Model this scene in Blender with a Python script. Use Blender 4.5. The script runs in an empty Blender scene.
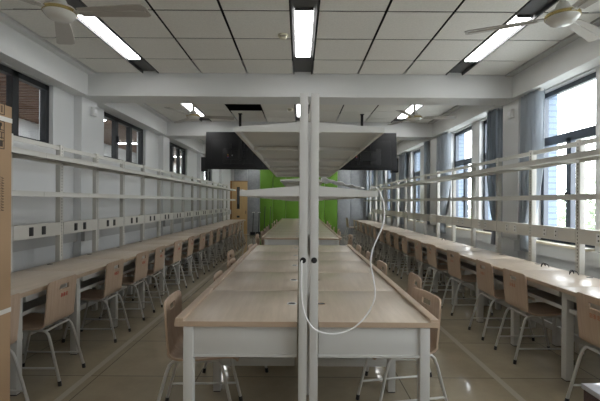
import bpy, bmesh, math, random
from mathutils import Vector, Matrix
random.seed(7)
S = bpy.context.scene
C = S.collection
PI = math.pi
CAM = 1.40                      # eye height
PITCH = 0.77                    # one reading place

# ------------------------------------------------------------------ materials
def new_mat(name):
    m = bpy.data.materials.new(name); m.use_nodes = True
    nt = m.node_tree
    return m, nt, nt.nodes['Principled BSDF']

def mat(name, col, rough=0.5, metal=0.0, spec=0.5, noise=0.0, nscale=8.0, bump=0.0):
    m, nt, b = new_mat(name)
    b.inputs['Base Color'].default_value = (*col, 1)
    b.inputs['Roughness'].default_value = rough
    b.inputs['Metallic'].default_value = metal
    b.inputs['Specular IOR Level'].default_value = spec
    if noise or bump:
        tc = nt.nodes.new('ShaderNodeTexCoord')
        nz = nt.nodes.new('ShaderNodeTexNoise'); nz.inputs['Scale'].default_value = nscale
        nz.inputs['Detail'].default_value = 4
        nt.links.new(tc.outputs['Object'], nz.inputs['Vector'])
        if noise:
            r = nt.nodes.new('ShaderNodeValToRGB')
            r.color_ramp.elements[0].position = 0.3; r.color_ramp.elements[1].position = 0.7
            r.color_ramp.elements[0].color = (*[c*(1-noise) for c in col], 1)
            r.color_ramp.elements[1].color = (*[min(1, c*(1+noise)) for c in col], 1)
            nt.links.new(nz.outputs['Fac'], r.inputs['Fac'])
            nt.links.new(r.outputs['Color'], b.inputs['Base Color'])
        if bump:
            bp = nt.nodes.new('ShaderNodeBump'); bp.inputs['Strength'].default_value = bump
            bp.inputs['Distance'].default_value = 0.002
            nt.links.new(nz.outputs['Fac'], bp.inputs['Height'])
            nt.links.new(bp.outputs['Normal'], b.inputs['Normal'])
    return m

def wood(name, a, b_, scale, rough=0.35, spec=0.5):
    m, nt, b = new_mat(name)
    tc = nt.nodes.new('ShaderNodeTexCoord')
    mp = nt.nodes.new('ShaderNodeMapping'); mp.inputs['Scale'].default_value = scale
    nz = nt.nodes.new('ShaderNodeTexNoise'); nz.inputs['Scale'].default_value = 1.0
    nz.inputs['Detail'].default_value = 5; nz.inputs['Roughness'].default_value = 0.6
    r = nt.nodes.new('ShaderNodeValToRGB')
    r.color_ramp.elements[0].position = 0.3; r.color_ramp.elements[1].position = 0.72
    r.color_ramp.elements[0].color = (*a, 1); r.color_ramp.elements[1].color = (*b_, 1)
    nt.links.new(tc.outputs['Object'], mp.inputs['Vector'])
    nt.links.new(mp.outputs['Vector'], nz.inputs['Vector'])
    nt.links.new(nz.outputs['Fac'], r.inputs['Fac'])
    nt.links.new(r.outputs['Color'], b.inputs['Base Color'])
    b.inputs['Roughness'].default_value = rough
    b.inputs['Specular IOR Level'].default_value = spec
    return m

def emit(name, col, strength):
    m, nt, b = new_mat(name)
    b.inputs['Base Color'].default_value = (0.8, 0.8, 0.8, 1)
    b.inputs['Emission Color'].default_value = (*col, 1)
    b.inputs['Emission Strength'].default_value = strength
    return m

def glass(name, tint=(0.95, 0.97, 0.98), refl=0.035):
    m = bpy.data.materials.new(name); m.use_nodes = True
    nt = m.node_tree; nt.nodes.clear()
    o = nt.nodes.new('ShaderNodeOutputMaterial')
    t = nt.nodes.new('ShaderNodeBsdfTransparent'); t.inputs['Color'].default_value = (*tint, 1)
    g = nt.nodes.new('ShaderNodeBsdfGlossy'); g.inputs['Roughness'].default_value = 0.02
    f = nt.nodes.new('ShaderNodeLayerWeight'); f.inputs['Blend'].default_value = 0.5
    p = nt.nodes.new('ShaderNodeMath'); p.operation = 'POWER'; p.inputs[1].default_value = 5
    q = nt.nodes.new('ShaderNodeMath'); q.operation = 'MULTIPLY_ADD'; q.inputs[1].default_value = 0.8; q.inputs[2].default_value = refl
    mx = nt.nodes.new('ShaderNodeMixShader')
    nt.links.new(f.outputs['Facing'], p.inputs[0]); nt.links.new(p.outputs[0], q.inputs[0])
    nt.links.new(q.outputs[0], mx.inputs['Fac'])
    nt.links.new(t.outputs[0], mx.inputs[1]); nt.links.new(g.outputs[0], mx.inputs[2])
    nt.links.new(mx.outputs[0], o.inputs['Surface'])
    return m

def floor_mat():
    m, nt, b = new_mat('polished_floor_tile')
    tc = nt.nodes.new('ShaderNodeTexCoord')
    br = nt.nodes.new('ShaderNodeTexBrick')
    br.offset = 0.0; br.squash = 1.0
    br.inputs['Scale'].default_value = 1.0
    br.inputs['Brick Width'].default_value = 0.8; br.inputs['Row Height'].default_value = 0.8
    br.inputs['Mortar Size'].default_value = 0.004; br.inputs['Mortar Smooth'].default_value = 0.2
    br.inputs['Color1'].default_value = (0.335, 0.285, 0.205, 1)
    br.inputs['Color2'].default_value = (0.355, 0.305, 0.222, 1)
    br.inputs['Mortar'].default_value = (0.13, 0.11, 0.085, 1)
    nz = nt.nodes.new('ShaderNodeTexNoise'); nz.inputs['Scale'].default_value = 3.5
    nz.inputs['Detail'].default_value = 6; nz.inputs['Roughness'].default_value = 0.65
    mul = nt.nodes.new('ShaderNodeMixRGB'); mul.blend_type = 'MULTIPLY'; mul.inputs[0].default_value = 0.45
    rp = nt.nodes.new('ShaderNodeValToRGB')
    rp.color_ramp.elements[0].position = 0.35; rp.color_ramp.elements[1].position = 0.7
    rp.color_ramp.elements[0].color = (0.72, 0.70, 0.66, 1); rp.color_ramp.elements[1].color = (1.1, 1.1, 1.08, 1)
    # pale border tile running along both aisles
    sx = nt.nodes.new('ShaderNodeSeparateXYZ')
    def band(c, w):
        s = nt.nodes.new('ShaderNodeMath'); s.operation = 'SUBTRACT'; s.inputs[1].default_value = c
        a = nt.nodes.new('ShaderNodeMath'); a.operation = 'ABSOLUTE'
        l = nt.nodes.new('ShaderNodeMath'); l.operation = 'LESS_THAN'; l.inputs[1].default_value = w/2
        nt.links.new(sx.outputs['X'], s.inputs[0]); nt.links.new(s.outputs[0], a.inputs[0]); nt.links.new(a.outputs[0], l.inputs[0])
        return l
    l1 = band(-1.685, 0.052); l2 = band(1.59, 0.052)
    add = nt.nodes.new('ShaderNodeMath'); add.operation = 'MAXIMUM'
    nt.links.new(l1.outputs[0], add.inputs[0]); nt.links.new(l2.outputs[0], add.inputs[1])
    mx = nt.nodes.new('ShaderNodeMixRGB'); mx.inputs['Color2'].default_value = (0.42, 0.375, 0.30, 1)
    nt.links.new(tc.outputs['Object'], br.inputs['Vector']); nt.links.new(tc.outputs['Object'], nz.inputs['Vector'])
    nt.links.new(tc.outputs['Object'], sx.inputs['Vector'])
    nt.links.new(nz.outputs['Fac'], rp.inputs['Fac'])
    nt.links.new(br.outputs['Color'], mul.inputs['Color1']); nt.links.new(rp.outputs['Color'], mul.inputs['Color2'])
    nt.links.new(add.outputs[0], mx.inputs['Fac']); nt.links.new(mul.outputs['Color'], mx.inputs['Color1'])
    nt.links.new(mx.outputs['Color'], b.inputs['Base Color'])
    b.inputs['Roughness'].default_value = 0.09
    b.inputs['Specular IOR Level'].default_value = 0.5
    return m

def brick_mat():
    m, nt, b = new_mat('pale_facade_brick')
    tc = nt.nodes.new('ShaderNodeTexCoord')
    sx = nt.nodes.new('ShaderNodeSeparateXYZ')
    w = nt.nodes.new('ShaderNodeMath'); w.operation = 'MULTIPLY'; w.inputs[1].default_value = 1/0.075
    fr = nt.nodes.new('ShaderNodeMath'); fr.operation = 'FRACT'
    gt = nt.nodes.new('ShaderNodeMath'); gt.operation = 'GREATER_THAN'; gt.inputs[1].default_value = 0.2
    mx = nt.nodes.new('ShaderNodeMixRGB')
    mx.inputs['Color1'].default_value = (0.09, 0.12, 0.16, 1); mx.inputs['Color2'].default_value = (0.17, 0.22, 0.29, 1)
    nt.links.new(tc.outputs['Object'], sx.inputs[0]); nt.links.new(sx.outputs['Z'], w.inputs[0])
    nt.links.new(w.outputs[0], fr.inputs[0]); nt.links.new(fr.outputs[0], gt.inputs[0])
    nt.links.new(gt.outputs[0], mx.inputs['Fac']); nt.links.new(mx.outputs[0], b.inputs['Base Color'])
    b.inputs['Roughness'].default_value = 0.8
    return m

def curtain_mat():
    m, nt, b = new_mat('blue_grey_curtain')
    out = nt.nodes['Material Output']
    b.inputs['Base Color'].default_value = (0.42, 0.455, 0.495, 1); b.inputs['Roughness'].default_value = 0.75
    t = nt.nodes.new('ShaderNodeBsdfTranslucent'); t.inputs['Color'].default_value = (0.52, 0.57, 0.62, 1)
    mx = nt.nodes.new('ShaderNodeMixShader'); mx.inputs['Fac'].default_value = 0.4
    nt.links.new(b.outputs[0], mx.inputs[1]); nt.links.new(t.outputs[0], mx.inputs[2])
    nt.links.new(mx.outputs[0], out.inputs['Surface'])
    return m

M = dict(
    wall=mat('wall_paint', (0.645, 0.65, 0.648), 0.30, noise=0.015, nscale=1.2),
    white=mat('white_paint', (0.64, 0.65, 0.65), 0.5),
    beam=mat('beam_paint', (0.69, 0.69, 0.68), 0.6),
    tile=mat('ceiling_tile', (0.74, 0.725, 0.68), 0.85, noise=0.05, nscale=60, bump=0.1),
    gap=mat('ceiling_void', (0.02, 0.02, 0.02), 0.9),
    cove=mat('cove_trim', (0.44, 0.44, 0.43), 0.6),
    floor=floor_mat(),
    top=wood('beech_laminate', (0.51, 0.425, 0.335), (0.61, 0.515, 0.415), (38, 3.0, 10), 0.30),
    topedge=wood('beech_edging', (0.42, 0.315, 0.225), (0.49, 0.375, 0.275), (6, 6, 30), 0.4),
    ply=wood('chair_plywood', (0.42, 0.305, 0.22), (0.52, 0.39, 0.29), (45, 5, 4), 0.38),
    steel=mat('grey_powder_coat', (0.56, 0.555, 0.53), 0.42),
    rack=mat('warm_grey_powder_coat', (0.58, 0.565, 0.52), 0.42),
    chairmetal=mat('chair_tube_paint', (0.52, 0.51, 0.48), 0.35, metal=0.2),
    black=mat('black_plastic', (0.012, 0.012, 0.013), 0.4),
    tvblack=mat('television_plastic', (0.012, 0.012, 0.013), 0.5, spec=0.3),
    tvdark=mat('television_recess', (0.007, 0.007, 0.008), 0.5),
    slot=mat('slot_shadow', (0.05, 0.05, 0.05), 0.8),
    channel=mat('dark_channel', (0.045, 0.045, 0.047), 0.5),
    lamp=emit('lit_diffuser', (1.0, 1.0, 0.99), 9.0),
    cavity=mat('channel_inside', (0.10, 0.10, 0.10), 0.6),
    lamp2=emit('corridor_diffuser', (1.0, 1.0, 1.0), 25.0),
    frame=mat('black_window_frame', (0.012, 0.014, 0.017), 0.35),
    frameblue=mat('slate_window_frame', (0.055, 0.07, 0.095), 0.35),
    glass=glass('window_glass'),
    brick=brick_mat(),
    curtain=curtain_mat(),
    sill=mat('cream_sill', (0.70, 0.64, 0.50), 0.3),
    card=mat('cardboard', (0.33, 0.215, 0.122), 0.75, noise=0.05, nscale=5),
    ink=mat('printed_ink', (0.05, 0.035, 0.025), 0.8),
    tape=mat('white_tape', (0.62, 0.60, 0.56), 0.3),
    red=mat('red_print', (0.50, 0.04, 0.02), 0.5),
    faint=mat('faded_red_print', (0.46, 0.17, 0.09), 0.5),
    fan=mat('fan_enamel', (0.62, 0.60, 0.55), 0.25),
    blade=mat('fan_blade_enamel', (0.42, 0.39, 0.35), 0.35),
    gold=mat('gold_trim', (0.60, 0.47, 0.20), 0.25, metal=0.8),
    detector=mat('detector_plastic', (0.66, 0.62, 0.48), 0.4),
    green=mat('green_panel', (0.125, 0.28, 0.022), 0.6, noise=0.06, nscale=3),
    felt=mat('grey_felt_panel', (0.29, 0.30, 0.315), 0.9, noise=0.12, nscale=12),
    door=wood('door_veneer', (0.52, 0.34, 0.16), (0.60, 0.41, 0.20), (18, 18, 2.2), 0.4),
    doordark=mat('door_jamb_wood', (0.33, 0.17, 0.05), 0.4),
    darkwood=mat('dark_red_wood', (0.05, 0.014, 0.010), 0.25),
    glossytop=mat('polished_top_painted_reflection', (0.40, 0.40, 0.42), 0.08),  # lighter grey than the dark top: its bright reflection is put into the colour
    cable=mat('white_cable', (0.80, 0.80, 0.80), 0.35),
    film=mat('white_plastic_film', (0.85, 0.85, 0.87), 0.2),
    chrome=mat('chrome', (0.7, 0.7, 0.7), 0.2, metal=1.0),
    pale=mat('pale_plate', (0.66, 0.66, 0.65), 0.4),
    tan=mat('tan_box', (0.36, 0.20, 0.09), 0.5),
    slat=wood('corridor_slat', (0.17, 0.085, 0.045), (0.24, 0.125, 0.07), (3, 20, 10), 0.5),
    leaf=mat('tree_leaf', (0.17, 0.22, 0.13), 0.6, noise=0.3, nscale=2),
    bark=mat('tree_bark', (0.12, 0.09, 0.06), 0.9),
    ground=mat('outside_paving', (0.45, 0.46, 0.45), 0.9, noise=0.1, nscale=0.4),
)

# ------------------------------------------------------------------ mesh helpers
class MB:
    def __init__(s): s.v = []; s.f = []
    def box(s, x0, x1, y0, y1, z0, z1):
        n = len(s.v)
        s.v += [(x0,y0,z0),(x1,y0,z0),(x1,y1,z0),(x0,y1,z0),(x0,y0,z1),(x1,y0,z1),(x1,y1,z1),(x0,y1,z1)]
        s.f += [tuple(n+i for i in q) for q in ((3,2,1,0),(4,5,6,7),(0,1,5,4),(1,2,6,5),(2,3,7,6),(3,0,4,7))]
        return s
    def prism(s, pts, a, b, axis):
        """2D outline pts extruded from a to b along axis; outline axes are the other two in x,y,z order"""
        n = len(s.v); k = len(pts)
        def P(p, t):
            return (t,p[0],p[1]) if axis == 'x' else (p[0],t,p[1]) if axis == 'y' else (p[0],p[1],t)
        s.v += [P(p,a) for p in pts] + [P(p,b) for p in pts]
        s.f += [tuple(n+i for i in range(k)), tuple(n+k+i for i in reversed(range(k)))]
        s.f += [(n+i, n+k+i, n+k+(i+1)%k, n+(i+1)%k) for i in range(k)]
        return s
    def tube(s, pts, r, n=8, cap=True):
        pts = [Vector(p) for p in pts]
        base = len(s.v); up = None
        for i, p in enumerate(pts):
            t = (pts[min(i+1,len(pts)-1)] - pts[max(i-1,0)]).normalized()
            if up is None:
                up = Vector((0,0,1)) if abs(t.z) < 0.9 else Vector((0,1,0))
            a = t.cross(up); 
            if a.length < 1e-5: a = t.orthogonal()
            a.normalize(); b = a.cross(t).normalized(); up = b
            rr = r[i] if isinstance(r, (list,tuple)) else r
            for k in range(n):
                q = p + a*math.cos(2*PI*k/n)*rr + b*math.sin(2*PI*k/n)*rr
                s.v.append(tuple(q))
        for i in range(len(pts)-1):
            for k in range(n):
                s.f.append((base+i*n+k, base+i*n+(k+1)%n, base+(i+1)*n+(k+1)%n, base+(i+1)*n+k))
        if cap:
            s.f.append(tuple(base+k for k in reversed(range(n))))
            s.f.append(tuple(base+(len(pts)-1)*n+k for k in range(n)))
        return s
    def lathe(s, prof, n=24, cx=0, cy=0, cz=0):
        base = len(s.v)
        for r, z in prof:
            for k in range(n):
                s.v.append((cx+r*math.cos(2*PI*k/n), cy+r*math.sin(2*PI*k/n), cz+z))
        for i in range(len(prof)-1):
            for k in range(n):
                s.f.append((base+i*n+k, base+i*n+(k+1)%n, base+(i+1)*n+(k+1)%n, base+(i+1)*n+k))
        s.f.append(tuple(base+k for k in reversed(range(n))))
        s.f.append(tuple(base+(len(prof)-1)*n+k for k in range(n)))
        return s
    def build(s, name, m, parent=None, bevel=0.0, smooth=False, seg=2):
        me = bpy.data.meshes.new(name); me.from_pydata(s.v, [], s.f)
        bm = bmesh.new(); bm.from_mesh(me)
        bmesh.ops.recalc_face_normals(bm, faces=bm.faces)
        if bevel:
            bmesh.ops.bevel(bm, geom=list(bm.edges), offset=bevel, segments=seg, affect='EDGES', profile=0.6)
        bm.to_mesh(me); bm.free()
        if smooth or bevel:
            me.polygons.foreach_set('use_smooth', [True]*len(me.polygons))
            me.set_sharp_from_angle(angle=math.radians(38))
        me.materials.append(m)
        o = bpy.data.objects.new(name, me); C.objects.link(o)
        if parent: o.parent = parent
        return o
def box(name, m, parent, *a, bevel=0.0): return MB().box(*a).build(name, m, parent, bevel)
def tag(o, label, cat, group=None):
    o['label'] = label; o['category'] = cat
    if group: o['group'] = group
    elif 'group' in o: del o['group']
    return o
def thing(name, loc, label, cat, group=None, rz=0):
    o = bpy.data.objects.new(name, None); C.objects.link(o); o.empty_display_size = 0.1
    o.location = loc; o.rotation_euler = (0,0,rz)
    return tag(o, label, cat, group)
def struct(o): o['kind'] = 'structure'; return o
def dup(root, loc, rz, label, group=None):
    def rec(o, parent):
        c = o.copy(); C.objects.link(c)
        if parent: c.parent = parent
        for ch in o.children: rec(ch, c)
        return c
    r = rec(root, None); r.location = loc; r.rotation_euler = (0,0,rz); r['label'] = label
    if group: r['group'] = group
    return r
ORD = 'first second third fourth fifth sixth seventh eighth ninth tenth eleventh twelfth thirteenth fourteenth fifteenth sixteenth seventeenth'.split()
def at(px, py, y):                # a point of the room at depth y
    return ((px-299.5)/400*y, y, CAM-(py-202)/400*y)

# ------------------------------------------------------------------ the room
W = 2.95; YB = -2.6; YF = 17.1; CEIL = 3.07; BOT = 2.77
BEAMS = [(-1.04+3.13*k, -0.64+3.13*k) for k in range(6)]      # 2.09, 5.22, 8.35, 11.48, 14.61
struct(MB().box(-3.25, 3.2, YB-0.2, YF+0.2, -0.12, 0).build('floor', M['floor']))

# windows
RW = [(-0.45,0.45),(0.75,1.75),(2.72,3.62),(3.99,5.0),(5.74,6.57),(6.87,7.8),(8.87,9.5),(9.8,10.6),(12.0,12.7),(12.95,13.75),(15.1,15.75),(16.0,16.75)]
LW = [(0.2,1.5),(3.1,4.78),(6.02,7.65),(8.95,10.5),(12.05,13.5)]
def wall_with_openings(name, m, x0, x1, ops, zb, zt, y0, y1, ztop=3.3):
    b = MB(); y = y0
    for a, c in ops:
        b.box(x0,x1,y,a,0,ztop); b.box(x0,x1,a,c,0,zb); b.box(x0,x1,a,c,zt,ztop); y = c
    b.box(x0,x1,y,y1,0,ztop)
    return struct(b.build(name, m))
wall_with_openings('wall_right', M['wall'], W, 3.08, RW, 0.95, 2.75, YB, YF)
wall_with_openings('wall_outside', M['brick'], 3.085, 3.22, RW, 0.90, 2.78, YB, YF)
wall_with_openings('wall_left', M['wall'], -3.12, -W, LW, 2.05, 2.765, YB, YF)
struct(MB().box(-3.25, 3.2, YF, YF+0.15, 0, 3.3).build('wall_far', M['wall']))
struct(MB().box(-3.25, 3.2, YB-0.15, YB, 0, 3.3).build('wall_back', M['wall']))

# ceiling tiles: slabs with open joints under a dark void
xs_gap = [(-2.66,-2.06),(-1.845,-1.29),(-1.29,-0.69),(-0.69,-0.088),(0.152,0.75),(0.75,1.345),(1.345,1.895),(2.12,2.68)]
STRIPS = [(-2.06,-1.845),(-0.088,0.152),(1.895,2.12)]
bays = []
for k in range(7):
    y0 = BEAMS[k-1][1] if k > 0 else YB
    y1 = BEAMS[k][0] if k < len(BEAMS) else YF
    bays.append((y0, y1))
cb = MB()
for k, (y0, y1) in enumerate(bays):
    rows = []
    r = 4.70 + 3.25*(k-2)
    lines = sorted([r+0.6*j for j in range(-7, 8) if y0+0.05 < r+0.6*j < y1-0.05])
    e = [y0] + lines + [y1]
    for a, c in zip(e, e[1:]):
        for x0, x1 in xs_gap:
            if k == 3 and abs(a-6.75) < 0.05 and abs(x0+1.29) < 0.01: continue       # the tile that is missing
            g = 0.012
            cb.box(x0+g, x1-g, a+0.011, c-0.011, CEIL, CEIL+0.005)
ce = struct(cb.build('ceiling', M['tile']))
v = struct(MB().box(-3.25,3.2,YB,YF,3.24,3.3).build('ceiling_void', M['gap']))
# beams, soffits, coves
for i, (a, c) in enumerate(BEAMS):
    struct(MB().box(-2.77, 2.77, a, c, BOT, 3.24).build('beam', M['beam']))
    for sgn in (-1, 1):
        x0, x1 = sorted((sgn*(W-0.10), sgn*(W-0.0)))
        struct(MB().box(x0, x1, a, c, 0, BOT+0.03).build('column', M['wall']))
for sgn, nm in ((-1,'left'),(1,'right')):
    x0, x1 = sorted((sgn*2.77, sgn*W))
    struct(MB().box(x0, x1, YB, YF, BOT, 3.24).build('soffit_'+nm, M['beam']))
    x0, x1 = sorted((sgn*2.675, sgn*2.77))
    b = MB()
    for y0, y1 in bays: b.box(x0, x1, y0, y1, CEIL-0.02, CEIL+0.02)
    struct(b.build('trim_'+('1' if sgn < 0 else '2'), M['beam'] if sgn < 0 else M['cove']))  # left trim gets the beam colour, painting in its better lit look
# baseboards & wall trunking
for sgn, nm in ((-1,'left'),(1,'right')):
    b = MB(); c = MB()
    segs = []; y = YB
    for a, cc in BEAMS: segs += [(y, a, 0), (a, cc, 1)]; y = cc
    segs.append((y, YF, 0))
    for a, cc, k in segs:
        xin = W - 0.10*k
        x0, x1 = sorted((sgn*(xin-0.012), sgn*xin)); b.box(x0, x1, a, cc, 0, 0.1)
        x0, x1 = sorted((sgn*(xin-0.05), sgn*xin)); c.box(x0, x1, a, cc, 0.87 if sgn<0 else 0.78, 1.06 if sgn<0 else 0.925)
    struct(b.build('baseboard_'+nm, M['cove'])); struct(c.build('trim_'+('3' if sgn<0 else '4'), M['cove'] if sgn<0 else M['white']))

# right windows
n = 0
for a, c in RW:
    n += 1
    zb, zt, ztr = 0.95, 2.75, 2.15
    x0, x1 = 3.02, 3.075; t = 0.055; mid = (a+c)/2
    b = MB()
    b.box(x0,x1,a,a+t,zb,zt).box(x0,x1,c-t,c,zb,zt).box(x0,x1,a,c,zt-t,zt).box(x0,x1,a,c,zb,zb+t)
    b.box(x0,x1,a,c,ztr-0.045,ztr+0.055).box(x0,x1,mid-0.04,mid+0.04,zb,ztr)
    b.box(x0+0.005,x1-0.01,a+t,a+t+0.03,zb+t,ztr-0.04)
    w = struct(b.build('window_%d'%n, M['frameblue']))
    g = MB().box(3.048,3.052,a+t,c-t,zb+t,ztr-0.045).box(3.048,3.052,a+t,c-t,ztr+0.055,zt-t)
    g.build('pane', M['glass'], w)
    MB().box(2.985,3.02,mid-0.012,mid+0.012,1.50,1.53).box(2.985,3.0,mid-0.012,mid+0.012,1.42,1.53).build('window_handle', M['black'], w)
    MB().box(2.86,3.02,a,c,0.925,0.95).build('window_sill', M['sill'], w)
for a, c in LW:
    n += 1
    zb, zt = 2.05, 2.765
    x0, x1 = -3.07, -3.0; t = 0.06
    b = MB()
    b.box(x0,x1,a,a+t,zb,zt).box(x0,x1,c-t,c,zb,zt).box(x0,x1,a,c,zt-t,zt).box(x0,x1,a,c,zb,zb+t*0.7)
    for f in (1/3, 2/3):
        m_ = a+(c-a)*f; b.box(x0,x1,m_-0.045,m_+0.045,zb,zt)
    w = struct(b.build('window_%d'%n, M['frame']))
    MB().box(-3.037,-3.033,a+t,c-t,zb+0.04,zt-t).build('pane', M['glass'], w)
    m_ = a+(c-a)/3; MB().box(-3.0,-2.975,m_-0.012,m_+0.012,2.35,2.46).build('window_handle', M['black'], w)

# corridor beyond the left wall
struct(MB().box(-5.35,-5.2,-3,20,0,3.3).build('wall_corridor', M['white']))
struct(MB().box(-5.2,-3.12,-3,20,-0.12,0).build('floor_corridor', M['floor']))
b = MB()
for i in range(150): b.box(-5.2,-3.14,-2.8+i*0.15,-2.8+i*0.15+0.09,2.92,2.98)
struct(b.build('ceiling_corridor', M['slat']))
struct(MB().box(-5.2,-3.12,-3,20,3.05,3.15).build('ceiling_corridor_void', M['gap']))
b = MB()
for y in (3.5, 6.6, 9.7, 12.8, 16): b.box(-5.2,-5.05,y,y+0.35,0,2.92)
struct(b.build('column_corridor', M['white']))
for i, y in enumerate((4.4, 7.4, 10.4, 13.4)):
    t = thing('corridor_ceiling_light', (-4.2, y, 2.945), 'slim lit lamp under the brown slat ceiling beyond the left windows, %s from near end' % ORD[i], 'lamp', 'corridor lamps')
    box('lamp_body', M['white'], t, -0.6,0.6,-0.06,0.06,-0.05,0)
    box('diffuser', M['lamp2'], t, -0.58,0.58,-0.05,0.05,-0.06,-0.05)

# far wall cladding
i = 5
def cladding(x0, x1, z1, m):
    global i
    struct(MB().box(x0+0.006, x1-0.006, YF-0.05, YF-0.002, 0.02, z1).build('trim_%d'%i, m, bevel=0.008)); i += 1
cladding(-2.80,-2.23,BOT,M['felt']); cladding(-2.23,-1.69,BOT,M['felt'])
gx = [-1.69+ (1.62+1.69)/6*k for k in range(7)]
for a, c in zip(gx, gx[1:]): cladding(a, c, BOT, M['green'])
for k in range(2): cladding(1.62+0.55*k, 1.62+0.55*(k+1), BOT, M['felt'])
cladding(2.72, 2.94, BOT, M['felt'])
struct(MB().box(-2.94,2.94,YF-0.06,YF-0.0,BOT,BOT+0.04).build('trim_%d'%i, M['white']))
# door in the far left corner
d = struct(MB().box(-2.86,-2.22,YF-0.10,YF-0.055,0.01,2.25).build('door_1', M['door'], bevel=0.004))
MB().box(-2.66,-2.54,YF-0.108,YF-0.05,1.09,2.02).build('door_window', M['frame'], d)
MB().box(-2.635,-2.565,YF-0.112,YF-0.107,1.30,1.99).build('pane', mat('door_pane',(0.10,0.11,0.12),0.15), d)
MB().box(-2.66,-2.54,YF-0.112,YF-0.10,0.72,0.80).build('door_plate', M['black'], d)
MB().box(-2.285,-2.265,YF-0.15,YF-0.10,0.88,1.02).build('door_handle', M['black'], d)
struct(MB().box(-2.945,-2.87,YF-0.12,YF-0.055,0,2.28).box(-2.945,-2.2,YF-0.12,YF-0.055,2.255,2.28).build('door_frame', M['doordark']))

# ------------------------------------------------------------------ ceiling fittings
names3 = ('left','middle','right')
for k, (y0, y1) in enumerate(bays):
    c0 = 3.55 + 3.25*(k-2)
    if y1 < 1: c0 = (y0+y1)/2-0.6
    c0 = min(c0, y1-1.25); c0 = max(c0, y0+0.02)
    for (x0, x1), nm in zip(STRIPS, names3):
        lab = 'recessed strip light in a dark channel, %s row, %s bay of the ceiling' % (nm, ('rear','near','near','second','third','fourth','last')[k])
        if k == 1: lab = 'recessed strip light above the camera, %s row, just out of view' % nm
        t = thing('ceiling_light', ((x0+x1)/2, (y0+y1)/2, CEIL), lab, 'ceiling light', 'recessed strip lights')
        hw = (x1-x0)/2; hl = (y1-y0)/2
        b = MB().box(-hw,hw,-hl,hl,0.06,0.07).box(-hw,-hw+0.012,-hl,hl,-0.004,0.06).box(hw-0.012,hw,-hl,hl,-0.004,0.06)
        b.build('channel', M['channel'], t)
        a = c0-(y0+y1)/2-(0.11 if nm == 'middle' else 0)
        dx = hw-0.028
        il, ir_ = (0.028, 0.06) if nm == 'left' else (0.06, 0.028) if nm == 'right' else (0.036, 0.04)
        box('diffuser', M['lamp'], t, -hw+il, hw-ir_, a+0.07, a+1.2, 0.012, 0.03)
        for yy in (a+0.05, a+1.2): box('end_cap', M['channel'], t, -hw+il, hw-ir_, yy, yy+0.02, 0.008, 0.032)
        box('lamp_tray', M['cavity'], t, -hw+0.012, hw-0.012, -hl, hl, 0.03, 0.035)

def make_fan(loc, label, rot):
    t = thing('ceiling_fan', loc, label, 'fan', 'white ceiling fans', rot)
    MB().lathe([(0.012,0.38),(0.065,0.38),(0.06,0.34),(0.03,0.30)], 20).build('canopy', M['fan'], t, smooth=True)
    MB().lathe([(0.019,0.31),(0.019,0.07)], 10).build('downrod', M['fan'], t, smooth=True)
    MB().lathe([(0.035,0.12),(0.045,0.10),(0.05,0.075),(0.095,0.062),(0.105,0.045),(0.106,0.03),(0.10,0.012),(0.078,-0.012),(0.05,-0.022),(0.012,-0.026)], 32).build('motor_housing', M['fan'], t, smooth=True)
    MB().lathe([(0.102,0.047),(0.1085,0.043),(0.1085,0.024),(0.102,0.022)], 32).build('gold_ring', M['gold'], t, smooth=True)
    for q in range(3):
        a = 2*PI*q/3
        b = MB()
        pts = [(0.14,-0.045),(0.25,-0.055),(0.50,-0.068),(0.60,-0.066),(0.62,-0.04),(0.62,0.05),(0.59,0.066),(0.5,0.06),(0.25,0.05),(0.14,0.045)]
        b.prism(pts, -0.003, 0.003, 'z')
        b.prism([(0.15,-0.012),(0.6,-0.012),(0.6,0.012),(0.15,0.012)], -0.008, -0.003, 'z')
        bl = b.build('blade', M['blade'], t)
        bl.matrix_local = Matrix.Rotation(a,4,'Z') @ Matrix.Translation((0,0,0.028)) @ Matrix.Rotation(math.radians(-9),4,'X')
        ir = MB().box(0.09,0.24,-0.018,0.018,0.026,0.034)
        irn = ir.build('blade_iron', M['fan'], t); irn.rotation_euler = (0,0,a)
    return t
FZ = CAM+1.275
make_fan((-1.655,2.75,FZ-0.012), 'white ceiling fan near the top left corner, blades at rest', math.radians(-3))
make_fan((1.80,2.75,FZ-0.02), 'white ceiling fan near the top right corner, blades at rest', math.radians(154))
make_fan((-1.64,6.15,FZ), 'smaller looking white ceiling fan beyond the beam above left television', math.radians(10))
make_fan((1.76,6.15,FZ), 'smaller looking white ceiling fan beyond the beam above right television', math.radians(-5))
for x, y, l in ((-0.175,4.0,'round cream smoke detector on ceiling tiles beside the nearest middle light'),(-0.18,7.17,'round cream smoke detector beyond the beam, by the second middle light')):
    t = thing('smoke_detector', (x,y,CEIL), l, 'smoke detector', 'smoke detectors')
    MB().lathe([(0.052,0.0),(0.052,-0.014),(0.045,-0.02)], 24).build('base', M['detector'], t, smooth=True)
    MB().lathe([(0.04,-0.02),(0.038,-0.032),(0.025,-0.042),(0.01,-0.045)], 24).build('sensor_dome', M['detector'], t, smooth=True)
    MB().box(-0.03,0.03,-0.042,-0.038,-0.03,-0.024).build('vent', M['slot'], t)

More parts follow.
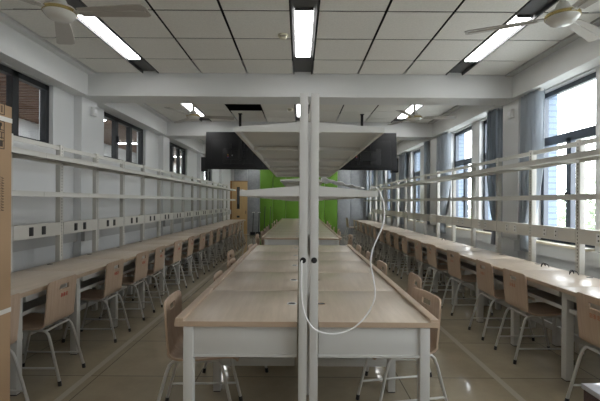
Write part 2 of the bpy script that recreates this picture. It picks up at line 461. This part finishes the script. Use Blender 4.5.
# televisions hung back towards the camera
def make_tv(x, pole_dx, label):
    t = thing('television', (x,7.7,2.385), label, 'television', 'hanging televisions')
    tilt = Matrix.Rotation(math.radians(-6),4,'X')
    def part(o, mt=tilt): o.matrix_local = mt; return o
    hw, hh = 0.617, 0.365
    body = part(MB().box(-hw,hw,0.0,0.035,-hh,hh).build('screen_panel', M['tvblack'], t, bevel=0.008))
    bc = part(MB().box(-0.50,0.50,-0.03,0.0,-hh+0.03,0.20).build('back_cover', M['tvblack'], t, bevel=0.012))
    part(MB().box(-0.27,0.30,-0.05,-0.03,-0.27,0.03).build('connector_housing', M['tvdark'], t, bevel=0.008))
    part(MB().box(-0.15,-0.11,-0.075,-0.05,-0.28,0.12).box(0.10,0.14,-0.075,-0.05,-0.28,0.12).box(-0.2,0.2,-0.09,-0.07,-0.02,0.02).box(-0.2,0.2,-0.09,-0.07,-0.2,-0.16).build('wall_bracket', M['tvdark'], t))
    for q, (cx, cz, cm) in enumerate(((-0.17,-0.10,(0.5,0.30,0.05)),(-0.17,-0.13,(0.4,0.05,0.05)),(-0.17,-0.155,(0.08,0.1,0.5)),(-0.09,-0.11,(0.6,0.6,0.6)))):
        part(MB().lathe([(0.011,0),(0.011,0.02)],10).build('socket', mat('television_socket',cm,0.4), t), tilt @ Matrix.Translation((cx,-0.05,cz)) @ Matrix.Rotation(PI/2,4,'X'))
    p = MB().box(pole_dx-0.022,pole_dx+0.022,-0.13,-0.085,-0.2,CEIL-2.385+0.001).box(pole_dx-0.035,pole_dx+0.035,-0.145,-0.07,CEIL-2.385-0.012,CEIL-2.385)
    p.build('ceiling_pole', M['black'], t)
    MB().box(pole_dx-0.05,pole_dx+0.05,-0.10,-0.07,-0.15,0.0).build('pole_clamp', M['black'], t)
make_tv(-1.20, 0.065, 'black television hung left of the middle shelves, its back to the camera')
make_tv(1.25, -0.075, 'black television hung right of the middle shelves, its back to the camera')
for sgn, nm in ((-1,'left'),(1,'right')):
    x0, x1 = sorted((sgn*2.66, sgn*2.848))
    t = thing('wall_speaker', (0,0,0), 'black box speaker high on the %s wall just past the television' % nm, 'speaker', 'wall speakers')
    box('cabinet', M['black'], t, x0,x1,11.55,11.8,2.27,2.68, bevel=0.01)
    MB().box(x0+0.015,x1-0.015,11.542,11.55,2.29,2.66).build('grille', M['tvdark'], t)
for (x,y,z,l) in ((-2.852,5.50,2.62,'small white alarm box on the left column below the beam'),(2.852,5.38,2.60,'small white alarm box on the right column between curtains')):
    t = thing('alarm_box', (x,y,z), l, 'alarm', 'small white wall alarms', 0 if x < 0 else PI)
    box('case', M['pale'], t, 0,0.045,-0.06,0.06,-0.06,0.06, bevel=0.006)
    MB().box(0.045,0.05,-0.03,0.03,-0.02,0.03).build('painted_lit_front', M['film'], t)  # brighter white plate paints in the lit front of the box
for q, (y, z) in enumerate(((7.25,1.10),(9.9,1.12))):
    t = thing('outlet_box', (-2.9,y,z), 'small tan outlet box on the left wall, %s of two' % ('nearer','farther')[q], 'outlet', 'tan outlet boxes')
    box('case', M['tan'], t, 0,0.04,-0.035,0.035,-0.05,0.05, bevel=0.004)
    MB().box(0.04,0.043,-0.02,0.02,-0.03,0.03).build('face_plate', M['card'], t)

# ------------------------------------------------------------------ curtains
def curtain(y0, y1, label, seed, zb=0.80, tie=1.12):
    rnd = random.Random(seed)
    nu, nv = 72, 40
    folds = 5.0; ph = rnd.random()*6
    b = MB(); zt = BOT-0.01; yc = y1 if seed % 2 else y0
    for j in range(nv+1):
        z = zt+(zb-zt)*j/nv
        if z > 1.9: s = 1
        elif z > tie: s = 0.42+0.58*((z-tie)/(1.9-tie))**0.7
        else: s = 0.42+0.2*(tie-z)/(tie-zb)
        for i_ in range(nu+1):
            u = i_/nu
            y = y0+(y1-y0)*u
            y = yc+(y-yc)*s
            amp = 0.05*(0.85+0.3*math.sin(3*u+ph))
            x = 2.862+amp*math.sin(2*PI*folds*u+ph+0.25*math.sin(3*z))+0.010*math.sin(2*PI*2.3*u+z*2)
            y += 0.012*math.sin(2*PI*folds*u*2+ph)
            b.v.append((min(x,2.925), y, z))
    for j in range(nv):
        for i_ in range(nu):
            p = j*(nu+1)+i_; b.f.append((p, p+1, p+nu+2, p+nu+1))
    t = thing('curtain', (0,0,0), label, 'curtain', 'blue grey window curtains')
    o = b.build('drape', M['curtain'], t, smooth=True)
    md = o.modifiers.new('thickness', 'SOLIDIFY'); md.thickness = 0.004
    w = abs(y1-y0)*0.42
    ya, yb_ = (yc-w, yc) if seed % 2 else (yc, yc+w)
    MB().box(2.81,2.925,ya-0.008,yb_+0.008,tie-0.03,tie+0.02).build('tieback', M['curtain'], t, bevel=0.008)
    MB().box(2.84,2.88,min(y0,y1)-0.02,max(y0,y1)+0.02,BOT-0.03,BOT-0.001).build('curtain_track', M['pale'], t)
cl = [(4.74,5.14,'widest blue grey curtain, left of the nearest right-hand window',1),
      (5.66,6.02,'blue grey curtain right behind the nearest right-hand column, past the alarm box',2),
      (7.68,8.31,'blue grey curtain before the second right-hand column',3),
      (8.78,9.12,'blue grey curtain just past the second right-hand column',4),
      (10.75,11.44,'blue grey curtain before the third right-hand column',5),
      (11.92,12.25,'blue grey curtain past the third right-hand column by the speaker',6),
      (13.9,14.55,'blue grey curtain before the fourth right-hand column',7),
      (15.05,15.35,'blue grey curtain past the fourth right-hand column',8),
      (16.75,17.02,'farthest blue grey curtain in the right rear corner',9)]
for c_ in cl: curtain(*c_)

# ------------------------------------------------------------------ side desks and racks
LBR, RBR = 2.07, 2.18              # where the racks begin
LB0, RB0 = 2.15, 2.376             # where the desks begin
NS = 16
XF = 1.94                          # front edge of the side desks
def side_desk(kind, label, last):
    E = 0.0 if kind == 'left' else 0.068
    """front edge at x=0, wall towards +x, near end at y=0"""
    t = thing('study_desk', (0,0,0), label, 'desk', 'study desks along the walls')
    w = PITCH-0.003
    MB().box(0.004,0.64-E,0,w,0.722,0.75).build('desktop', M['top'], t, bevel=0.003)
    MB().box(-0.008,0.004,0,w,0.718,0.75).build('edge_band', M['topedge'], t, bevel=0.003)
    box('apron', M['steel'], t, 0.055,0.075,0.06,w,0.655,0.722)
    MB().box(0.10,0.60-E,0.06,w,0.545,0.555).box(0.095,0.11,0.06,w,0.545,0.575).build('book_tray', M['steel'], t)
    box('back_panel', M['steel'], t, 0.60-E,0.612-E,0.0,w,0.40,0.722)
    box('stretcher', M['steel'], t, 0.56-E,0.59-E,0.06,w,0.14,0.20)
    ys = [0.0] + ([w-0.06] if last else [])
    for y in ys:
        for x in (0.075, 0.555-E):
            lg = box('leg', M['steel'], t, x,x+0.06,y,y+0.06,0.006,0.722, bevel=0.004)
            MB().box(x+0.003,x+0.057,y+0.003,y+0.057,0,0.006).build('foot_pad', M['black'], lg)
    g = MB().lathe([(0.026,0.7495),(0.026,0.752),(0.02,0.753),(0.012,0.7525)],16,0.60-E,w/2,0)
    g.build('cable_grommet', M['slot'], t, smooth=True)
    return t
def tapered(m_, x_post, x_tip, y0, y1, zb, h0, h1):
    pts = [(x_post,zb),(x_tip,zb),(x_tip,zb+h1),(x_post,zb+h0)]
    return m_.prism(pts, y0, y1, 'y')
def slots_mesh(b, x, y, z0, z1, axis):
    z = z0
    while z < z1:
        if axis == 'x': b.box(x-0.0012,x,y-0.004,y+0.004,z,z+0.016)
        else: b.box(y-0.004,y+0.004,x-0.0012,x,z,z+0.016)
        z += 0.032
def side_rack(label, socketmat, last):
    """post front at x=0, wall towards +x, shelf towards -x"""
    t = thing('shelf_rack', (0,0,0), label, 'shelf', 'metal shelf racks along the walls')
    w = PITCH-0.002
    for y in [0.0]+([w-0.058] if last else []):
        p = box('post', M['rack'], t, 0,0.052,y,y+0.058,0,2.0, bevel=0.003)
        b = MB(); slots_mesh(b, 0.0, y+0.029, 0.80, 1.96, 'x'); b.build('slot_row', M['slot'], p)
        tapered(MB(), 0, -0.29, y+0.008, y+0.012, 1.782, 0.055, 0.03).build('upper_bracket', M['rack'], t)
        tapered(MB(), 0, -0.27, y+0.008, y+0.012, 1.435, 0.055, 0.03).build('lower_bracket', M['rack'], t)
    box('top_rail', M['rack'], t, 0.012,0.03,0.058,w,1.945,1.988)
    b = MB().box(-0.30,0.0,0.014,w,1.815,1.82).box(-0.30,-0.285,0.002,w,1.782,1.828).box(-0.01,0.0,0.059,w,1.782,1.84)
    b.build('upper_shelf', M['rack'], t)
    b = MB().box(-0.28,0.0,0.014,w,1.465,1.47).box(-0.28,-0.265,0.002,w,1.435,1.478).box(-0.01,0.0,0.059,w,1.435,1.49)
    b.build('lower_shelf', M['rack'], t)
    sp = box('socket_panel', M['rack'], t, -0.003,0.04,0.058,w,1.03,1.165)
    for q in ((0.41, 0.67) if socketmat is M['black'] else (0.40, 0.66)):
        y = 0.045+(w-0.045)*q
        so = MB().box(-0.009,-0.003,y-0.03,y+0.03,1.055,1.14).build('socket', socketmat, sp, bevel=0.003)
        MB().box(-0.0105,-0.009,y-0.008,y+0.008,1.07,1.085).box(-0.0105,-0.009,y-0.008,y+0.008,1.11,1.125).build('socket_hole', M['slot'], so)
    return t
def row(side):
    sgn = -1 if side == 'left' else 1
    b0 = LB0 if sgn < 0 else RB0
    what = 'under the high corridor windows' if sgn < 0 else 'under the tall curtained windows'
    rz = PI if sgn < 0 else 0
    for last in (False, True):
        dk = rk = None
        for k in (range(NS-1) if not last else [NS-1]):
            # a half turn flips y, so on the left the origin is a desk's far end
            kk = k
            dl = 'beech topped study desk %s, %s from the near end' % (what, ORD[k])
            rl = 'grey metal shelf rack %s, %s bay from the near end' % (what, ORD[k])
            y = b0+PITCH*kk; yr = (LBR if sgn < 0 else RBR)+PITCH*kk
            if sgn < 0:
                # mirrored build: near post must be at the near end, so index counts back
                y = y+PITCH; yr = yr+PITCH
            ld = ((-1.94 if sgn < 0 else 2.03), y, 0); lr = ((-2.585 if sgn < 0 else 2.607), yr, 0)
            if dk is None:
                dk = side_desk(side, dl, last); dk.location = ld; dk.rotation_euler = (0,0,rz)
                rk = side_rack(rl, M['black'] if sgn < 0 else M['pale'], last); rk.location = lr; rk.rotation_euler = (0,0,rz)
            else:
                dup(dk, ld, rz, dl); dup(rk, lr, rz, rl)
row('left'); row('right')

# ------------------------------------------------------------------ middle desks and racks
def mid_desk(sgn, label, first, last, group):
    """inner edge near x=0, outer edge at sgn*W, near end at y=0"""
    t = thing('study_desk', (0,0,0), label, 'desk', group)
    w = PITCH-0.004
    def bx(b, a, c, *r):
        x0, x1 = sorted((sgn*a, sgn*c)); return b.box(x0,x1,*r)
    D = 0.663 if sgn < 0 else 0.652
    bx(MB(),0,D-0.045,0,w,0.722,0.75).build('desktop', M['top'], t, bevel=0.002)
    bx(MB(),D-0.045,D,0,w,0.720,0.766).build('edge_lip', M['topedge'], t, bevel=0.004)
    bx(MB(),D-0.09,D-0.075,0.05,w,0.655,0.722).build('apron', M['steel'], t)
    bx(bx(MB(),0.02,D-0.11,0.06,w,0.545,0.555),D-0.125,D-0.11,0.06,w,0.545,0.575).build('book_tray', M['steel'], t)
    if first:
        pn = bx(MB(),0.0,D-0.10,0.012,0.03,0.565,0.722); pn.build('end_panel', M['steel'], t, bevel=0.002)
        bx(MB(),0.0,D-0.10,0.005,0.035,0.555,0.568).build('end_rail', M['steel'], t)
        bx(MB(),0.0,D,-0.004,0.0,0.722,0.75).build('edge_band', M['topedge'], t)
    if last:
        bx(MB(),0.0,D-0.10,w-0.03,w-0.012,0.565,0.722).build('end_panel', M['steel'], t, bevel=0.002)
    for y in [0.0]+([w-0.05] if last else []):
        lg = bx(MB(),D-0.10,D-0.046,y,y+0.05,0.006,0.72).build('leg', M['steel'], t, bevel=0.004)
        bx(MB(),D-0.097,D-0.049,y+0.003,y+0.047,0,0.006).build('foot_pad', M['black'], lg)
    bx(MB(),0.02,D-0.10,0.01,0.035,0.19,0.25).build('stretcher', M['steel'], t)
    cx = sgn*0.035
    MB().lathe([(0.032,0.7495),(0.032,0.7535),(0.027,0.7545),(0.024,0.752)],24,cx,w/2,0).build('cable_grommet', M['pale'] if sgn<0 else M['topedge'], t, smooth=True)
    MB().lathe([(0.023,0.7515),(0.023,0.7535)],20,cx,w/2-0.003,0).build('grommet_hole', M['slot'], t)
    return t
def mid_rack(sgn, label, first, last, group):
    """post at x 0..0.044*sgn outward faces; origin on the centre gap side"""
    t = thing('shelf_rack', (0,0,0), label, 'shelf', group)
    w = PITCH-0.002
    def bx(b, a, c, *r):
        x0, x1 = sorted((sgn*a, sgn*c)); return b.box(x0,x1,*r)
    for y in [0.0]+([w-0.03] if last else []):
        p = bx(MB(),0,0.044,y,y+0.036,0,1.98).build('post', M['steel'], t, bevel=0.003)
        if sgn > 0:
            b = MB(); slots_mesh(b, 0.0452, y+0.02, 0.80, 1.94, 'x'); b.build('slot_row', M['slot'], p)
        if y == 0.0 and first:
            bmh = MB().lathe([(0.016,0),(0.016,0.002)],20)
            o = bmh.build('cable_hole', M['black'], p); o.matrix_local = Matrix.Translation((sgn*0.022,0,1.09)) @ Matrix.Rotation(PI/2,4,'X')
        b = MB()
        tapered(b, sgn*0.044, sgn*0.392, y, y+0.006, 1.772, 0.052, 0.026)
        b.build('upper_bracket', M['steel'], t)
        b = MB()
        tapered(b, sgn*0.044, sgn*0.362, y, y+0.006, 1.43, 0.056, 0.028)
        b.build('lower_bracket', M['steel'], t)
    bx(bx(bx(bx(MB(),0.05,0.39,0.007,w,1.796,1.799),0.374,0.392,0.007,w,1.772,1.799),0.05,0.38,w-0.022,w-0.004,1.770,1.80),0.044,0.056,0.037,w,1.772,1.83).build('upper_shelf', M['rack'], t)
    bx(bx(bx(MB(),0.05,0.36,0.007,w,1.455,1.46),0.348,0.362,0.007,w,1.43,1.465),0.044,0.056,0.037,w,1.43,1.49).build('lower_shelf', M['rack'], t)
    bx(MB(),0.01,0.03,0.037,w,1.03,1.165).build('socket_panel', M['rack'], t)
    return t
def cluster(y0, n, where):
    for sgn, nm in ((-1,'left'),(1,'right')):
        gd = 'study desks of the %s middle row' % where; gr = 'shelf racks of the %s middle row' % where
        dk = rk = None
        for k in range(n):
            dl = 'beech topped desk, %s side of the %s middle row, %s from the near end' % (nm, where, ORD[k])
            rl = 'grey shelf rack, %s side of the %s middle row, %s bay from near end' % (nm, where, ORD[k])
            first, last = k == 0, k == n-1
            xd = -0.010 if sgn < 0 else 0.108
            xr = 0.043 if sgn < 0 else 0.058
            ld = (xd, y0+PITCH*k, 0); lr = (xr, y0+PITCH*k-0.042, 0)
            if first or last:
                a = mid_desk(sgn, dl, first, last, gd); a.location = ld
                b = mid_rack(sgn, rl, first, last, gr); b.location = lr
            elif dk is None:
                dk = mid_desk(sgn, dl, False, False, gd); dk.location = ld
                rk = mid_rack(sgn, rl, False, False, gr); rk.location = lr
            else:
                dup(dk, ld, 0, dl); dup(rk, lr, 0, rl)
cluster(2.17, 5, 'front'); cluster(7.2, 11, 'rear')

# ------------------------------------------------------------------ chairs
def shell_mesh(name):
    prof = [(.225,.425,.161),(.215,.445,.178),(.20,.455,.187),(.14,.456,.19),(.06,.448,.19),(-.02,.442,.19),(-.10,.442,.19),(-.145,.447,.19),(-.175,.459,.19),
            (-.195,.48,.19),(-.206,.51,.19),(-.213,.56,.19),(-.218,.62,.19),(-.2225,.68,.19),(-.2245,.715,.19),(-.2247,.7155,.19),(-.2265,.745,.19),(-.2272,.7555,.19),(-.229,.775,.189),(-.231,.790,.182),(-.2325,.798,.170),(-.233,.802,.153)]
    us = [-1,-.88,-.6,-.3,-.299,0,.299,.3,.6,.88,1]
    bm = bmesh.new(); g = []
    for y, z, hw in prof:
        bow = 0.012 if z > 0.5 else 0.0
        r = []
        for u in us:
            r.append(bm.verts.new((u*hw, y+0.045+bow*u*u*(1 if z > .5 else 0), z-0.018)))
        g.append(r)
    fs = []
    for j in range(len(prof)-1):
        for i_ in range(len(us)-1):
            zc = (prof[j][1]+prof[j+1][1])/2
            if prof[j][1] >= 0.7154 and prof[j+1][1] <= 0.756 and abs((us[i_]+us[i_+1])/2) < 0.3: continue
            fs.append(bm.faces.new((g[j][i_], g[j][i_+1], g[j+1][i_+1], g[j+1][i_])))
    bmesh.ops.recalc_face_normals(bm, faces=bm.faces)
    bmesh.ops.solidify(bm, geom=bm.faces[:], thickness=0.012)
    loose = [v_ for v_ in bm.verts if not v_.link_faces]
    bmesh.ops.delete(bm, geom=loose, context='VERTS')
    bmesh.ops.recalc_face_normals(bm, faces=bm.faces)
    me = bpy.data.meshes.new(name); bm.to_mesh(me); bm.free()
    me.polygons.foreach_set('use_smooth', [True]*len(me.polygons)); me.set_sharp_from_angle(angle=math.radians(40))
    me.materials.append(M['ply'])
    return me
SHELL = shell_mesh('shell')
def mark_mesh():
    b = MB(); rnd = random.Random(3)
    for q in range(3):
        x0 = -0.052+0.036*q
        for z in (0.0, 0.012, 0.024): b.box(x0, x0+0.028, -0.0008, 0, z, z+0.0045)
        b.box(x0+0.005*(q+1), x0+0.005*(q+1)+0.004, -0.0008, 0, -0.004, 0.032)
        b.box(x0+0.022-0.004*q, x0+0.026-0.004*q, -0.0008, 0, 0.0, 0.026)
    return b
def make_chair(label, markmat, group):
    t = thing('plywood_chair', (0,0,0), label, 'chair', group)
    o = bpy.data.objects.new('seat_shell', SHELL); C.objects.link(o); o.parent = t
    if markmat:
        mk = mark_mesh().build('printed_mark', markmat, o)
        mk.matrix_local = Matrix.Translation((0,-0.1800,0.642)) @ Matrix.Scale(0.9,4) @ Matrix.Rotation(math.radians(4.5),4,'X') @ Matrix.Rotation(PI,4,'Z') @ Matrix.Scale(-1,4,(1,0,0))
    r = 0.0105
    for sx in (-1, 1):
        for back in (True, False):
            s_ = -1 if back else 1
            foot = (sx*0.168, -0.25 if back else 0.265, 0.016)
            pts = [foot, (sx*0.154, -0.165 if back else 0.188, 0.335), (sx*0.150, -0.148 if back else 0.172, 0.383), (sx*0.149, -0.125 if back else 0.15, 0.405), (sx*0.149, -0.09 if back else 0.115, 0.411)]
            lg = MB().tube(pts, r, 8).build('leg', M['chairmetal'], t, smooth=True)
            d_ = (Vector(pts[1])-Vector(foot)).normalized()
            MB().tube([Vector(foot)-Vector((0,0,0.016)), Vector(foot)+d_*0.02], 0.0135, 8).build('foot_cap', M['black'], lg, smooth=True)
        MB().tube([(sx*0.149,-0.09,0.411),(sx*0.149,0.115,0.411)], r, 8).build('seat_rail', M['chairmetal'], t, smooth=True)
        MB().tube([(sx*0.163,-0.222,0.13),(sx*0.163,0.24,0.13)], 0.008, 8).build('stretcher', M['chairmetal'], t, smooth=True)
    MB().tube([(-0.149,-0.125,0.405),(0.149,-0.125,0.405)], 0.009, 8).build('cross_bar', M['chairmetal'], t, smooth=True)
    MB().tube([(-0.149,0.15,0.405),(0.149,0.15,0.405)], 0.009, 8).build('cross_bar', M['chairmetal'], t, smooth=True)
    return t
first = {}
def put(kind, x, y, rz, label, group):
    if kind not in first:
        first[kind] = make_chair(label, {'red':M['red'],'faint':M['faint'],'plain':None}[kind], group)
        first[kind].location = (x,y,0); first[kind].rotation_euler = (0,0,rz)
    else: dup(first[kind], (x,y,0), rz, label, group)
rnd = random.Random(11)
LC = [2.50,3.19,4.12,4.86,5.44,6.3,7.05,7.85,8.6,9.4,10.2,11.0,11.8,12.6,13.35]
for k, y in enumerate(LC):
    put('red', -2.068+rnd.uniform(-.003,.02)+(0.02 if k==0 else 0), y, PI/2+rnd.uniform(-.035,.035), 'plywood chair with red mark on its back at left wall desks, %s from near' % ORD[k], 'chairs along the left wall desks')
RC = [2.64,3.66,4.25,5.15,6.0,6.62,7.5,8.2,8.95,9.7,10.46,11.23,12.0,12.77,13.54,14.31]
for k, y in enumerate(RC):
    put('faint', 2.140+rnd.uniform(-.02,.005), y, -PI/2+rnd.uniform(-.035,.035), 'plywood chair with faded red mark at window desks, %s from near' % ORD[k], 'chairs along the window desks')
put('plain', 2.02, 15.6, -PI/2+0.1, 'lone plywood chair past the last window desk near the far wall', 'plywood chairs away from the rows')
for k, (y, x) in enumerate(((2.63,-.85),(3.45,-.72),(4.25,-.745),(5.0,-.88),(5.72,-.72))):
    put('plain', x+0.191, y, -PI/2+rnd.uniform(-.05,.05), 'plywood chair on the left of the front middle row, %s from near' % ORD[k], 'chairs on the left of the front middle row')
for k, (y, x) in enumerate(((2.73,.905),(3.40,1.01),(4.12,.88),(4.9,.88),(5.68,.87))):
    put('plain', x-0.191, y, PI/2+(0.2 if k == 0 else rnd.uniform(-.03,.06)), 'plywood chair on the right of the front middle row, %s from near' % ORD[k], 'chairs on the right of the front middle row')
for k in range(9):
    y = 7.2+PITCH*(k+0.5)
    put('plain', -0.80+rnd.uniform(-.06,.02)+0.191, y, -PI/2+rnd.uniform(-.06,.06), 'plywood chair on the left of the rear middle row, %s from near' % ORD[k], 'chairs on the left of the rear middle row')
for k in range(8):
    y = 7.2+PITCH*(k+0.5)
    put('plain', (1.0 if k == 0 else 0.87+rnd.uniform(-.02,.06))-0.191, y, PI/2+rnd.uniform(-.06,.06), 'plywood chair on the right of the rear middle row, %s from near' % ORD[k], 'chairs on the right of the rear middle row')

# ------------------------------------------------------------------ loose things
# tall flat carton standing at the left edge of the picture
XC = -1.548; YC = 2.15; HC = CAM+93*YC/400
t = thing('cardboard_box', (-1.71,1.60,0), 'tall narrow brown cardboard box standing at the left edge in front of desks', 'box')
hx = 0.162; hy = 0.55
box('carton', M['card'], t, -hx,hx,-hy,hy,0,HC, bevel=0.004)
def zz(py, y): return CAM-(py-202)*y/400
for z in (zz(123,YC), zz(311,YC)):
    MB().box(-hx-0.001,hx+0.001,-hy-0.001,hy+0.001,z-0.012,z+0.012).build('tape', M['tape'], t)
def ink(y0,y1,z0,z1, b): b.box(hx, hx+0.0012, y0, y1, z0, z1)
def mark(zc, kind):
    b = MB(); y = hy-0.085; s = 0.028
    for q in (-1,1):
        ink(y+q*s-0.002, y+q*s+0.002, zc-s, zc+s, b); ink(y-s, y+s, zc+q*s-0.002, zc+q*s+0.002, b)
    if kind == 0: ink(y-0.014,y-0.008,zc-0.018,zc+0.018,b); ink(y+0.008,y+0.014,zc-0.018,zc+0.018,b)
    elif kind == 1: ink(y-0.004,y+0.004,zc-0.02,zc+0.02,b); ink(y-0.012,y+0.012,zc+0.002,zc+0.02,b)
    else: ink(y-0.018,y+0.018,zc-0.018,zc+0.012,b)
    b.build('handling_symbol', M['ink'], t)
mark(zz(113,YC)-0.005,0); mark(zz(131,YC),1); mark(zz(139,YC)-0.002,0); mark(zz(147,YC),2)
b = MB(); r2 = random.Random(5)
for col in (0.06, 0.085, 0.14):
    z = zz(213,YC)+0.004
    while z < zz(180,YC):
        l = r2.uniform(0.006,0.012)
        ink(hy-col-0.012, hy-col+0.003, z, z+l*0.4, b); ink(hy-col-0.012, hy-col-0.009, z, z+l, b); z += l+0.004
b.build('printed_text', M['ink'], t)

t = thing('side_cabinet', (1.42,1.21,0), 'dark red brown wooden cabinet with polished top at lower right corner', 'cabinet')
zc = zz(381,1.56)
box('body', M['darkwood'], t, -0.312,0.30,-0.34,0.345,0,zc-0.02, bevel=0.004)
box('top_panel', M['glossytop'], t, -0.318,0.30,-0.35,0.35,zc-0.02,zc, bevel=0.003)

# white cable from the post hole to the lower right shelf
P = [at(302.3,261,2.085), at(302.0,265,2.05), at(302.0,290,2.03), at(303.5,306,2.03), at(308,320,2.03), at(316,329.5,2.03), at(328,333.3,2.04), at(342,332.6,2.05), at(357,325.5,2.06), at(368,313.5,2.07), at(374.5,300,2.08), at(375.5,288,2.08), at(373,274,2.08), at(371,262,2.08), at(372.5,250,2.08), at(377,239,2.08), at(382,227,2.085), at(384.5,215,2.085), at(383.5,203,2.085), at(381,195,2.09), at(377,188,2.12), at(370,187,2.2)]
def spline(p, n=6):
    p = [Vector(q) for q in p]; out = []
    for i_ in range(len(p)-1):
        a, b_, c_, d_ = p[max(i_-1,0)], p[i_], p[i_+1], p[min(i_+2,len(p)-1)]
        for k in range(n):
            s = k/n
            out.append(0.5*((2*b_)+(-a+c_)*s+(2*a-5*b_+4*c_-d_)*s*s+(-a+3*b_-3*c_+d_)*s**3))
    out.append(p[-1]); return out
tag(MB().tube(spline(P), 0.0042, 8).build('power_cable', M['cable'], smooth=True), 'white cable hanging in a loop from the post to the right lower shelf', 'cable')

# plastic film lying on the lower right shelf
b = MB(); nu, nv = 26, 8
for j in range(nv+1):
    for i_ in range(nu+1):
        u = i_/nu; v_ = j/nv
        x = 0.122+0.23*u; y = 2.15+0.16*v_
        z = 1.478+0.058*(1-u)**1.1*(0.8+0.2*math.sin(7*v_+2))+0.003*math.sin(19*u+9*v_)+0.003*math.sin(31*u-13*v_)
        b.v.append((x,y,z))
for j in range(nv):
    for i_ in range(nu):
        p = j*(nu+1)+i_; b.f.append((p,p+1,p+nu+2,p+nu+1))
o = b.build('plastic_film', M['film'], smooth=True); md = o.modifiers.new('thickness','SOLIDIFY'); md.thickness = 0.002
tag(o, 'crumpled white plastic film lying on the lower right middle shelf', 'film')

# cleaning tools by the far wall
for q, (px, l) in enumerate(((252.6,'long handled black dustpan left of the pair before the grey panel'),(258.4,'long handled black dustpan right of the pair before the grey panel'))):
    x = (px-299.5)/400*16.6
    t = thing('dustpan', (x,16.6,0), l, 'dustpan', 'long handled dustpans')
    MB().box(-0.11,0.11,-0.15,0.12,0,0.015).box(-0.11,0.11,0.09,0.12,0.015,0.14).prism([(-0.15,0),(0.12,0),(0.12,0.14)],-0.11,-0.10,'x').prism([(-0.15,0),(0.12,0),(0.12,0.14)],0.10,0.11,'x').build('pan', M['black'], t)
    MB().tube([(0,0.10,0.10),(0.02,0.16,0.95)],0.016,8).build('handle', M['black'], t, smooth=True)
    MB().tube([(-0.04,0.16,0.95),(0.08,0.16,0.95)],0.018,8).build('grip', M['pale'], t, smooth=True)
for q, (px, l) in enumerate(((264.2,'dark handled broom left of the pair before the green panels'),(269.7,'dark handled broom right of the pair before the green panels'))):
    x = (px-299.5)/400*16.7
    t = thing('broom', (x,16.7,0), l, 'broom', 'brooms by the green panels')
    MB().prism([(-0.11,0),(0.11,0),(0.08,0.16),(-0.08,0.16)],-0.03,0.03,'y').build('bristles', M['slot'], t)
    MB().tube([(0,0,0.14),(0.02,0.24,1.2)],0.016,8).build('handle', M['black'], t, smooth=True)

# small black leads on the back edge of the window desks
for q, y in enumerate((3.62, 4.05, 6.9)):
    b = MB()
    pts = [(2.50+0.03*math.cos(a*0.9)+0.01*a/6, y+0.035*a/3, 0.754+0.035*abs(math.sin(a*0.9))) for a in [0.35*s for s in range(0,24)]]
    tag(b.tube(pts, 0.004, 6).build('power_lead', M['black'], smooth=True), 'coiled black lead on the back of the window desks, %s from near' % ORD[q], 'cable', 'black leads on the window desks')

# ------------------------------------------------------------------ outside
struct(MB().box(3.3,60,-25,70,-4.1,-4).build('ground', M['ground']))
for q, (x, y, h, l) in enumerate(((9.5,15.0,5.6,'pale green tree outside the nearest right-hand window, left one'),(10.5,18.5,5.0,'pale green tree outside, behind the nearest tree'),(12,27,5.5,'pale green tree outside, farthest along the windows'),(8.0,9.6,6.6,'pale green tree outside at the right edge of the nearest window'))):
    t = thing('tree', (x,y,-4), l, 'tree', 'trees outside the windows')
    MB().tube([(0,0,0),(0.05,0.05,h*0.5),(0,0.1,h*0.75)],[0.16,0.11,0.05],8).build('trunk', M['bark'], t, smooth=True)
    rr = random.Random(q); b = MB()
    for _ in range(2600):
        while True:
            p = Vector((rr.uniform(-1,1),rr.uniform(-1,1),rr.uniform(-1,1)))
            if 0.3 < p.length < 1: break
        p = Vector((p.x*1.6,p.y*1.6,h*0.72+p.z*h*0.3))
        d1 = Vector((rr.uniform(-1,1),rr.uniform(-1,1),rr.uniform(-1,1))).normalized()*0.10; d2 = d1.orthogonal().normalized()*0.05
        n_ = len(b.v); b.v += [tuple(p-d1),tuple(p+d2),tuple(p+d1),tuple(p-d2)]; b.f.append((n_,n_+1,n_+2,n_+3))
    b.build('crown', M['leaf'], t)

# ------------------------------------------------------------------ light, camera
wd = bpy.data.worlds.new('overcast_sky'); S.world = wd; wd.use_nodes = True
bg = wd.node_tree.nodes['Background']
bg.inputs['Color'].default_value = (0.97, 0.985, 1.0, 1); bg.inputs['Strength'].default_value = 9.0
for a, c in RW:                     # sampling portals in the window openings
    ld = bpy.data.lights.new('window_portal','AREA'); ld.shape = 'RECTANGLE'; ld.size = 1.8; ld.size_y = c-a
    ld.cycles.is_portal = True
    o = bpy.data.objects.new('window_portal', ld); C.objects.link(o)
    o.location = (3.24,(a+c)/2,1.85); o.rotation_euler = (0,PI/2,0)

cam = bpy.data.cameras.new('camera'); co = bpy.data.objects.new('camera', cam); C.objects.link(co)
cam.sensor_fit = 'HORIZONTAL'; cam.sensor_width = 36; cam.lens = 24
cam.shift_x = 0.5/600; cam.shift_y = 1.5/600
co.location = (0,0,CAM); co.rotation_euler = (PI/2,math.radians(-0.36),0)
cam.clip_start = 0.05; cam.clip_end = 200
S.camera = co
S.view_settings.view_transform = 'Standard'; S.view_settings.look = 'None'
S.view_settings.exposure = 0.45; S.view_settings.gamma = 1.0; S.view_settings.use_curve_mapping = False
S.cycles.max_bounces = 8; S.cycles.diffuse_bounces = 5; S.cycles.transparent_max_bounces = 12
S.cycles.caustics_reflective = False; S.cycles.caustics_refractive = False
S.cycles.use_denoising = True
S.cycles.sample_clamp_indirect = 6.0
